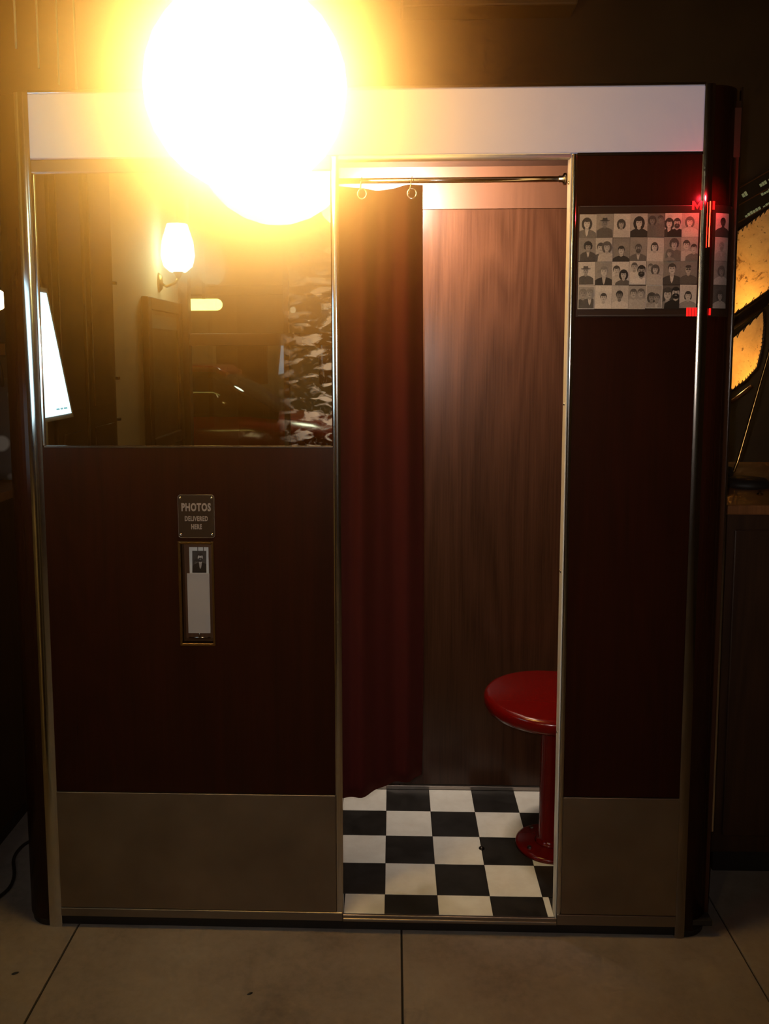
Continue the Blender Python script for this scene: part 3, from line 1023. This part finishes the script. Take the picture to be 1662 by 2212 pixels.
hide_panel([(1500, 560), (1560, 522), (1662, 447), (1740, 390), (1760, 560), (1664, 626), (1575, 688), (1500, 735)], 'shade_panel', .05)
hide_panel([(1510, 790), (1575, 735), (1650, 668), (1652, 700), (1648, 745), (1636, 795), (1612, 822), (1570, 853), (1520, 880)], 'shade_panel', .04)
MB().tube([LP(1480, 770, LY + .03), LP(1700, 612, LY + .03)], .030, 10).build('frame_bar', wood_dark, lan)
MB().tube([LP(1560, 884, LY + .0), LP(1625, 834, LY + .0)], .0075, 10).build('wooden_dowel', wood_amber, lan)
b0 = LP(1545, 900, LY + .12)
MB().tube([(b0.x, b0.y + .08, 0.006), (b0.x, b0.y + .08, 2.05)], .02, 12).build('stand_pole', wood_dark, lan)
MB().lathe([(.16, 0), (.16, .02), (.03, .04), (.02, .06)], (b0.x, b0.y + .08, .0), 28).build('stand_base', wood_dark, lan)
for (px, py) in ((1585, 638), (1588, 800)):
    p = LP(px, py, LY + .085)
    MB().lathe([(.026 * math.sin(PI * k / 10), -.026 * math.cos(PI * k / 10)) for k in range(11)], p, 16).build('bulb', lantern_bulb, lan)

dl = thing('desk_lamp', 'slanting thin brass lamp arm on a black base standing on the counter', 'lamp', (1.42, .02, CT))
DY = -.02
b1 = atY(1590, 1052, DY)
bz = CT
MB().lathe([(.075, bz), (.075, bz + .014), (.062, bz + .028), (.02, bz + .034), (0, bz + .034)], (b1.x + .035, DY, 0), 32).build('base', black_m, dl)
MB().lathe([(.0, bz + .028), (.022, bz + .034), (.026, bz + .050), (.020, bz + .066), (0, bz + .070)], (atY(1568, 1035, DY).x, DY, 0), 20).build('knob', black_m, dl)
a_ = [atY(1573, 1034, DY), atY(1586, 1018, DY), atY(1595, 995, DY), atY(1662, 762, DY), atY(1702, 620, DY)]
a_[0].z = max(a_[0].z, bz + .04)
MB().tube(a_, .0052, 10).build('arm', brass, dl)
MB().lathe([(.022, .05), (.03, .045), (.085, -.045), (.082, -.046), (.027, .04), (.0, .045)], a_[-1] + Vector((.03, 0, -.01)), 28).build('shade', brass, dl)
pk = atY(1642, 1074, -.2)
tag(MB().lathe([(.010, 0), (.010, .004), (.004, .008), (.004, .014), (.0, .016)], (pk.x, -.2, CT), 14).build('brass_stud', brass), 'tiny shiny brass stud on the top of the right counter', 'stud')

# board with rows of pale lettering on the back wall
BY = 1.575
mbd = thing('menu_board', 'tilted dark board with rows of pale green lettering above the lantern', 'sign', (2.0, BY, 2.4))
ax = Vector((math.cos(math.radians(30)), 0, math.sin(math.radians(30))))
az = Vector((-ax.z, 0, ax.x))
o0 = atY(1588, 412, BY)


def bquad(mb, u0, u1, w0, w1, y0, y1):
    vs = []
    for y in (y0, y1):
        for (u, w_) in ((u0, w0), (u1, w0), (u1, w1), (u0, w1)):
            p = o0 + ax * u + az * w_
            vs.append((p.x, y, p.z))
    mb.add(vs, [[0, 1, 2, 3], [7, 6, 5, 4], [0, 4, 5, 1], [1, 5, 6, 2], [2, 6, 7, 3], [3, 7, 4, 0]])
    return mb


board_m = mat('board_black', (.018, .014, .010), .5)
board_l = mat('glowing_green_print', (.42, .46, .26), .5, emit=(.50, .55, .28), estr=.16)  # print given its own glow in place of the lantern's light
bquad(MB(), -.12, .9, -.55, .01, BY - .012, BY + .02).build('panel', board_m, mbd)
for k in range(5):
    bquad(MB(), -.12, .9, -.075 * k - .002, -.075 * k + .003, BY - .018, BY - .012).build('rail', wood_amber, mbd)
rr = random.Random(3)
for k, (u0, u1, w0, w1) in enumerate([(.015, .045, -.052, -.010), (.115, .155, -.050, -.018), (.165, .185, -.045, -.020), (.20, .225, -.045, -.022),
                                      (.10, .17, -.092, -.070), (.20, .25, -.092, -.072), (-.02, .07, -.150, -.120), (.08, .155, -.150, -.128), (.20, .25, -.150, -.13),
                                      (-.035, .055, -.192, -.166), (.06, .165, -.195, -.172), (-.045, .040, -.232, -.208), (.045, .145, -.240, -.216), (-.055, .02, -.272, -.250)]):
    lm = MB()
    n_ = max(1, int((u1 - u0) / .013))
    for q_ in range(n_):
        w = (u1 - u0) / n_
        hgt = (w1 - w0) * rr.uniform(.4, .65)
        bquad(lm, u0 + q_ * w, u0 + q_ * w + w * .8, w0, w0 + hgt, BY - .0135, BY - .012)
    lm.build('lettering', board_l, mbd)

# ------------------------------------------------------------------ left side: counter, bag, lamps, frame, glint rods, cable
lc = thing('counter', 'dark wooden counter to the left of the booth above a black cable', 'counter', (-2.1, .3, 0))
MB().box(-3.0, -1.285, -.62, 1.3, .07, CT - .03, .004).build('cabinet_body', wood_dark, lc)
MB().box(-3.02, -1.27, -.64, 1.32, CT - .03, CT, .005).build('counter_top', wood_amber, lc)
MB().box(-2.98, -1.31, -.60, 1.28, 0, .07).build('toe_kick', black_m, lc)

bag_m = mat('patterned_bag_cloth', (.02, .02, .02), .7)
vo = N(bag_m, 'ShaderNodeTexVoronoi'); vo.inputs['Scale'].default_value = 9
L(bag_m, coords(bag_m), vo.inputs['Vector'])
L(bag_m, ramp(bag_m, vo.outputs['Distance'], [(.22, (.30, .29, .27)), (.30, (.012, .012, .012))]), pbsdf(bag_m).inputs['Base Color'])
bag = thing('bag', 'black bag with grey patches standing on the left counter', 'bag', (-1.47, .15, CT))
bb = MB()
rings = []
nb = 24
for iz in range(9):
    t_ = iz / 8
    w = .20 * (1 - .25 * t_ ** 2) * (1 if iz else .92)
    d = .10 * (1 - .65 * t_)
    for k in range(nb):
        a = 2 * PI * k / nb
        cx = math.copysign(abs(math.cos(a)) ** .6, math.cos(a)); cy = math.copysign(abs(math.sin(a)) ** .6, math.sin(a))
        bb.v.append((-1.50 + w * cx, .15 + d * cy, CT + .006 + .36 * t_ + .004 * math.sin(3 * a + iz)))
for iz in range(8):
    for k in range(nb):
        bb.f.append([iz * nb + k, iz * nb + (k + 1) % nb, (iz + 1) * nb + (k + 1) % nb, (iz + 1) * nb + k]); bb.mi.append(0); bb.sm.append(True)
bb.f.append(list(range(nb))); bb.mi.append(0); bb.sm.append(False)
bb.f.append(list(range(8 * nb, 9 * nb))); bb.mi.append(0); bb.sm.append(False)
bb.build('body', bag_m, bag)
MB().tube([(-1.60, .12, CT + .34), (-1.59, .11, CT + .44), (-1.50, .11, CT + .50), (-1.41, .11, CT + .44), (-1.40, .12, CT + .34)], .009, 8).build('handle', black_m, bag)
MB().tube([(-1.34, .07, CT + .005), (-1.335, .068, CT + .16)], .004, 6).build('zip', chrome_dull, bag)

def pend(px, py, y, r, label, shade):
    p = atY(px, py, y)
    t_ = thing('pendant_lamp', label, 'lamp', p, None)
    MB().lathe([(r * math.sin(PI * k / 12), -r * math.cos(PI * k / 12) * 1.15) for k in range(13)], p, 24).build('globe', warm_bulb, t_)
    MB().lathe([(r * .5, r * 1.05), (r * .45, r * 1.4), (.01, r * 1.55), (0, r * 1.55)], p, 20).build('cap', dark_metal, t_)
    MB().tube([p + Vector((0, 0, r * 1.5)), (p.x, p.y, ZC)], .005, 6).build('cord', black_m, t_)


pend(-20, 392, .25, .042, 'glowing pendant lamp higher up at the left edge', 0)
pend(-6, 648, .95, .042, 'glowing pendant lamp lower down, above the left counter', 0)
pf = thing('picture_frame', 'small brown framed panel on the back wall left of the booth', 'picture', (-2.2, 1.58, 1.7))
p0 = atY(-60, 772, 1.58); p1 = atY(17, 738, 1.58)
MB().box(p0.x, p1.x, 1.57, 1.60, p0.z, p1.z, .004).build('frame', wood_dark, pf)
MB().box(p0.x + .012, p1.x - .012, 1.566, 1.572, p0.z + .012, p1.z - .012).build('picture_panel', wood_amber, pf)

rod_m = mat('pale_glint', (.90, .82, .66), .3)  # pale colour for glints on wall panel edges, built as rods
lab = ['first', 'second', 'third', 'fourth']
rod0 = None
for k in range(4):
    px, py = ((35, 105), (84, 147), (128, 183), (166, 197))[k]
    d = pxray(px, py)
    p = CAM + d * ((-1.5 - CAM.x) / d.x)
    if rod0 is None:
        rod0 = MB().tube([(0, 0, 0), (0, 0, .42)], .0052, 8).tube([(0, 0, .45), (0, 0, .80)], .0052, 8).tube([(0, 0, .41), (0, 0, .46)], .0022, 6).build('glint_rod', rod_m)
        o = rod0
    else:
        o = rod0.copy(); C.objects.link(o)
    o.location = (p.x, p.y, p.z)
    tag(o, lab[k] + ' pale rod from the left, built for a glint on the wall panelling', 'rod', 'rods built for glints on wall panel edges')

cp = [atZ(px, py, .006) for px, py in ((75, 1812), (52, 1825), (36, 1842), (29, 1860), (31, 1888), (24, 1912), (8, 1930), (-20, 1948), (-60, 1955))]
cpts = []
for k in range(len(cp) - 1):                # smooth the path
    a, b, c_, d = cp[max(k - 1, 0)], cp[k], cp[k + 1], cp[min(k + 2, len(cp) - 1)]
    for j in range(6):
        t_ = j / 6
        cpts.append(.5 * ((2 * b) + (c_ - a) * t_ + (2 * a - 5 * b + 4 * c_ - d) * t_ * t_ + (3 * b - a - 3 * c_ + d) * t_ ** 3))
cpts.append(cp[-1])
for q_ in cpts: q_.z = .0062
tag(MB().tube(cpts, .0055, 8).build('power_cable', black_m), 'black power cable curling on the concrete floor at left of the booth', 'cable')

for (px, py, lb) in ((33, 2102, 'small black scrap on the concrete left of the booth'), (540, 2146, 'tiny dark crumb on the concrete in front of the mirror side')):
    p = atZ(px, py, .002)
    r_ = .006 if px < 100 else .005
    tag(MB().add([], []) or (lambda m_: m_)(MB().lathe([(0, 0), (r_ * .8, .0005), (r_, .002), (r_ * .5, .004), (0, .0045)], mtx=Matrix.Translation((p.x, p.y, .0)) @ Matrix.Rotation(.5, 4, 'Z') @ Matrix.Diagonal((1.7, .6, 1, 1)), n=9, smooth=False)).build('floor_scrap', black_m), lb, 'scrap')


# ------------------------------------------------------------------ behind the camera: what the mirror shows
def mirr(px, py, dist_y):
    """the real point that the mirror shows at this pixel when it stands at y = dist_y"""
    p = atY(px, py, 2 * FR - dist_y)
    return Vector((p.x, dist_y, p.z))


# tall dark wardrobe along the left wall
tw = thing('tall_cupboard', 'tall dark cupboard with panelled side, reflected at left of the mirror', 'cupboard', (-1.6, -2.35, 0))
MB().box(-1.74, -1.46, -2.86, -1.62, .05, 3.1, .004).build('carcass', wood_dark, tw)
for a, b in ((-2.82, -2.42), (-2.38, -2.02), (-1.98, -1.66)):
    d_ = MB().box(-1.46, -1.442, a, b, .12, 3.0, .004).build('door', wood_dark, tw)
    MB().box(-1.442, -1.434, a + .06, b - .06, .25, 1.3, .003).box(-1.442, -1.434, a + .06, b - .06, 1.4, 2.9, .003).build('door_panel', wood_dark, d_)
for z in (1.30, 1.52, 2.02, 2.6):
    MB().box(-1.462, -1.44, -2.885, -2.858, z, z + .016, .002).build('hinge', black_m, tw)
MB().box(-1.74, -1.48, -2.84, -1.64, 0, .05).build('toe_kick', black_m, tw)

# leaning lit screen
ks = thing('lit_screen', 'slanted blue-white lit screen on a grey stand, reflected at the mirror edge', 'screen', (-1.38, -1.85, 0))
c0 = mirr(60, 962, -1.86); c1 = mirr(135, 958, -2.05); c2 = mirr(82, 585, -1.76)
e1 = Vector((c1.x - c0.x, c1.y - c0.y, 0))
XS = -1.395
ya, yb = -2.04, -1.30                       # along the wall; the top edge leans towards the booth
zb, zt_ = 1.40, 1.90
lean = .27


def spt(u, w_, d):
    """u along the screen's width, w_ up its slope, d off its face (towards +x)"""
    return (XS + d + .02 * w_, ya + u * (yb - ya) + lean * w_, zb + (zt_ - zb) * w_)


def sbox(mb, u0, u1, w0, w1, d0, d1):
    vs = [spt(u, w_, d) for d in (d0, d1) for (u, w_) in ((u0, w0), (u1, w0), (u1, w1), (u0, w1))]
    mb.add(vs, [[0, 1, 2, 3], [7, 6, 5, 4], [0, 4, 5, 1], [1, 5, 6, 2], [2, 6, 7, 3], [3, 7, 4, 0]])
    return mb


sbox(MB(), -.035, 1.03, -.04, 1.04, -.02, .004).build('bezel', bezel_m, ks)
sbox(MB(), 0, 1, 0, 1, .004, .008).build('display', screen_m, ks)
sbox(sbox(sbox(MB(), .05, .10, .045, .06, .008, .009), .115, .15, .045, .06, .008, .009), .165, .21, .045, .06, .008, .009).build('print_line', screen_txt, ks)
MB().box(-1.415, -1.395, -1.80, -1.55, .03, 1.42, .004).build('stand', bezel_m, ks)
MB().box(-1.43, -1.15, -1.90, -1.45, 0, .03, .006).build('base', bezel_m, ks)

# sconce
sc = thing('wall_sconce', 'glowing glass wall sconce on a brass bracket, reflected above the poster', 'lamp', SCONCE)
MB().lathe([(.06, -.15), (.105, -.11), (.125, -.03), (.115, .07), (.088, .16), (.075, .20), (.07, .20), (.07, -.14), (.0, -.14)], SCONCE, 28).build('glass_shade', sconce_glass, sc)
MB().lathe([(.0, -.21), (.02, -.19), (.03, -.16), (.055, -.135), (.06, -.125), (.0, -.125)], SCONCE, 24).build('cup', brass, sc)
MB().tube([SCONCE + Vector((-.14, 0, -.23)), SCONCE + Vector((-.09, 0, -.26)), SCONCE + Vector((-.02, 0, -.23)), SCONCE + Vector((0, 0, -.19))], .010, 10).build('arm', brass, sc)
MB().lathe([(.0, .03), (.03, .025), (.045, .0)], mtx=Matrix.Translation((-1.75, SCONCE.y, SCONCE.z - .23)) @ Matrix.Rotation(PI / 2, 4, 'Y') @ Matrix.Diagonal((1.7, 1, 1, 1)), n=20).build('back_plate', brass, sc)

# framed poster
po = thing('framed_poster', 'tall dark framed poster under the wall sconce, reflected in the mirror', 'poster', (-1.74, -4.8, 1.0))
py0, py1, pz0, pz1 = -5.32, -4.36, .95, 2.06
MB().box(-1.75, -1.70, py0, py0 + .09, pz0, pz1, .006).box(-1.75, -1.70, py1 - .09, py1, pz0, pz1, .006).box(-1.75, -1.70, py0 + .09, py1 - .09, pz0, pz0 + .09, .006).box(-1.75, -1.70, py0 + .09, py1 - .09, pz1 - .09, pz1, .006).build('frame', wood_dark, po)
poster_m = mat('dark_poster_print', (.03, .025, .015), .3)
L(poster_m, ramp(poster_m, noise(poster_m, coords(poster_m), 6, 6, .7), [(.35, (.012, .010, .006)), (.7, (.07, .06, .035))]), pbsdf(poster_m).inputs['Base Color'])
MB().box(-1.745, -1.725, py0 + .09, py1 - .09, pz0 + .09, pz1 - .09).build('poster_sheet', poster_m, po)
MB().box(-1.7255, -1.722, py0 + .10, py1 - .10, pz1 - .22, pz1 - .12).build('title_strip', mat('grey_title_strip', (.16, .17, .13), .5), po)
MB().box(-1.726, -1.716, py0 + .09, py0 + .105, pz0 + .09, pz1 - .22).box(-1.726, -1.716, py1 - .105, py1 - .09, pz0 + .09, pz1 - .22).build('inner_bead', brass, po)

# street lamp tube outside, under the awning
add_light('facade_fill', 'POINT', (-.6, -8.6, 3.4), 95, (.86, .92, .62), shadow_soft_size=.25)  # added unseen light, brightens the facade behind the car
tl = thing('tube_lamp', 'yellow glowing tube lamp seen through the window in the mirror', 'lamp', (-1.6, -6.1, 2.1))
a0 = mirr(330, 660, -6.1); a1 = mirr(468, 658, -6.1)
MB().tube([(a0.x + (a1.x - a0.x) * k / 6, -6.1, a1.z) for k in range(7)] , [.052] * 7, 14).build('tube', tube_glow, tl)
MB().lathe([(.052 * math.cos(PI / 2 * k / 6), .052 * math.sin(PI / 2 * k / 6)) for k in range(7)], mtx=Matrix.Translation((a1.x, -6.1, a1.z)) @ Matrix.Rotation(PI / 2, 4, 'Y'), n=14).build('tube_end', tube_glow, tl)
MB().box(a0.x + .1, a0.x + .13, -6.11, -6.09, a1.z + .05, 4.2).build('hanger', dark_metal, tl)
MB().box(a1.x - .13, a1.x - .10, -6.11, -6.09, a1.z + .05, 4.2).build('hanger', dark_metal, tl)
MB().box(-3, 3, -6.4, -5.52, 4.2, 4.3).build('awning_plate', dark_metal, tl)

# parked red car outside
car = thing('parked_car', 'dark red car parked in the street, reflected through the window', 'car', (-2.3, -8.0, -.1))
CX, CY, CG = -2.45, -8.05, -.10


def loft(sections, m_, name, parent):
    """sections: (x, half width bottom, half width top, z bottom, z top)"""
    mb = MB()
    nper = 12
    for (x, wb, wt, zb_, zt2) in sections:
        for k in range(nper):
            a = 2 * PI * (k + .5) / nper
            cx = math.copysign(abs(math.cos(a)) ** .45, math.cos(a)); cz = math.copysign(abs(math.sin(a)) ** .45, math.sin(a))
            w = wb + (wt - wb) * (cz + 1) / 2
            mb.v.append((CX + x, CY + w * cx, CG + zb_ + (zt2 - zb_) * (cz + 1) / 2))
    for i in range(len(sections) - 1):
        for k in range(nper):
            mb.f.append([i * nper + k, i * nper + (k + 1) % nper, (i + 1) * nper + (k + 1) % nper, (i + 1) * nper + k]); mb.mi.append(0); mb.sm.append(True)
    mb.f.append(list(range(nper))); mb.mi.append(0); mb.sm.append(False)
    mb.f.append(list(range((len(sections) - 1) * nper, len(sections) * nper))); mb.mi.append(0); mb.sm.append(False)
    return mb.build(name, m_, parent)


loft([(-2.15, .70, .66, .45, .80), (-2.05, .82, .78, .32, 1.02), (-1.2, .88, .84, .26, 1.10), (.0, .90, .86, .24, 1.12), (.95, .88, .84, .25, 1.14), (1.6, .86, .80, .27, 1.05), (2.1, .80, .72, .32, .92), (2.25, .70, .62, .42, .78)], carpaint, 'body', car)
loft([(-1.75, .66, .60, 1.0, 1.12), (-1.1, .76, .58, 1.02, 1.52), (-.3, .78, .60, 1.04, 1.62), (.55, .78, .60, 1.04, 1.60), (1.25, .74, .62, 1.04, 1.17)], carglass, 'cabin', car)
loft([(-1.15, .50, .56, 1.48, 1.55), (-.3, .56, .60, 1.56, 1.65), (.55, .56, .58, 1.54, 1.63), (.66, .50, .54, 1.48, 1.56)], carpaint, 'roof', car)
for x in (-1.35, 1.42):
    for s in (-1, 1):
        w = MB().lathe([(.20, -.10), (.31, -.10), (.33, -.07), (.33, .07), (.31, .10), (.20, .10)], mtx=Matrix.Translation((CX + x, CY + s * .80, CG + .33)) @ Matrix.Rotation(PI / 2, 4, 'X'), n=28).build('wheel', tyre, car)
        MB().lathe([(.0, -.105), (.19, -.10), (.20, .10), (0, .105)], mtx=Matrix.Translation((CX + x, CY + s * .80, CG + .33)) @ Matrix.Rotation(PI / 2, 4, 'X'), n=20).build('hub_cap', chrome_dull, w)
for s in (-1, 1):
    MB().box(CX - 2.16, CX - 2.10, CY + s * .60 - .12, CY + s * .60 + .12, CG + .72, CG + .84, .01).build('tail_light', tail_m, car)
    MB().lathe([(.09, 0), (.08, .03), (0, .05)], mtx=Matrix.Translation((CX + 2.20, CY + s * .52, CG + .66)) @ Matrix.Rotation(PI / 2, 4, 'Y'), n=18).build('headlamp', chrome, car)

# ------------------------------------------------------------------ tinted haze added and shaped to give the glare round the lamps
hz_m = bpy.data.materials.new('glare_haze')
hz_m.use_nodes = True
nt = hz_m.node_tree
nt.nodes.clear()
out = nt.nodes.new('ShaderNodeOutputMaterial')
sca = nt.nodes.new('ShaderNodeVolumeScatter')
sca.inputs['Color'].default_value = (1.0, .42, .06, 1)
sca.inputs['Anisotropy'].default_value = .25
tcn = nt.nodes.new('ShaderNodeTexCoord')


def blob(centre, s, amp):
    sub = nt.nodes.new('ShaderNodeVectorMath'); sub.operation = 'DISTANCE'
    nt.links.new(tcn.outputs['Object'], sub.inputs[0])
    sub.inputs[1].default_value = centre
    sq = nt.nodes.new('ShaderNodeMath'); sq.operation = 'POWER'
    nt.links.new(sub.outputs['Value'], sq.inputs[0]); sq.inputs[1].default_value = 2
    dv = nt.nodes.new('ShaderNodeMath'); dv.operation = 'MULTIPLY'
    nt.links.new(sq.outputs[0], dv.inputs[0]); dv.inputs[1].default_value = -1 / (s * s)
    ex = nt.nodes.new('ShaderNodeMath'); ex.operation = 'EXPONENT'
    nt.links.new(dv.outputs[0], ex.inputs[0])
    am = nt.nodes.new('ShaderNodeMath'); am.operation = 'MULTIPLY'
    nt.links.new(ex.outputs[0], am.inputs[0]); am.inputs[1].default_value = amp
    return am.outputs[0]


def addn(a, b):
    n = nt.nodes.new('ShaderNodeMath'); n.operation = 'ADD'
    nt.links.new(a, n.inputs[0])
    if isinstance(b, float): n.inputs[1].default_value = b
    else: nt.links.new(b, n.inputs[1])
    return n.outputs[0]


wm = blob(LAMP + Vector((-.10, -.02, -.01)), .40, 3.1)
den = addn(wm, .0015)
nt.links.new(den, sca.inputs['Density'])
sc2 = nt.nodes.new('ShaderNodeVolumeScatter')          # added thick white core of the glare at the lamps
sc2.inputs['Color'].default_value = (1, .93, .85, 1)
sc2.inputs['Anisotropy'].default_value = .25
nt.links.new(addn(blob(LAMP, .25, 11.0), blob(SCONCE, .19, 9.0)), sc2.inputs['Density'])
adn = nt.nodes.new('ShaderNodeAddShader')
nt.links.new(sca.outputs[0], adn.inputs[0])
nt.links.new(sc2.outputs[0], adn.inputs[1])
nt.links.new(adn.outputs[0], out.inputs['Volume'])
hzo = MB().box(-3.3, 3.5, -5.6, 1.8, -.1, 3.8).build('haze', hz_m)
tag(hzo, 'warm tinted haze added to give the glare round the globe lamp', 'haze', kind='stuff')
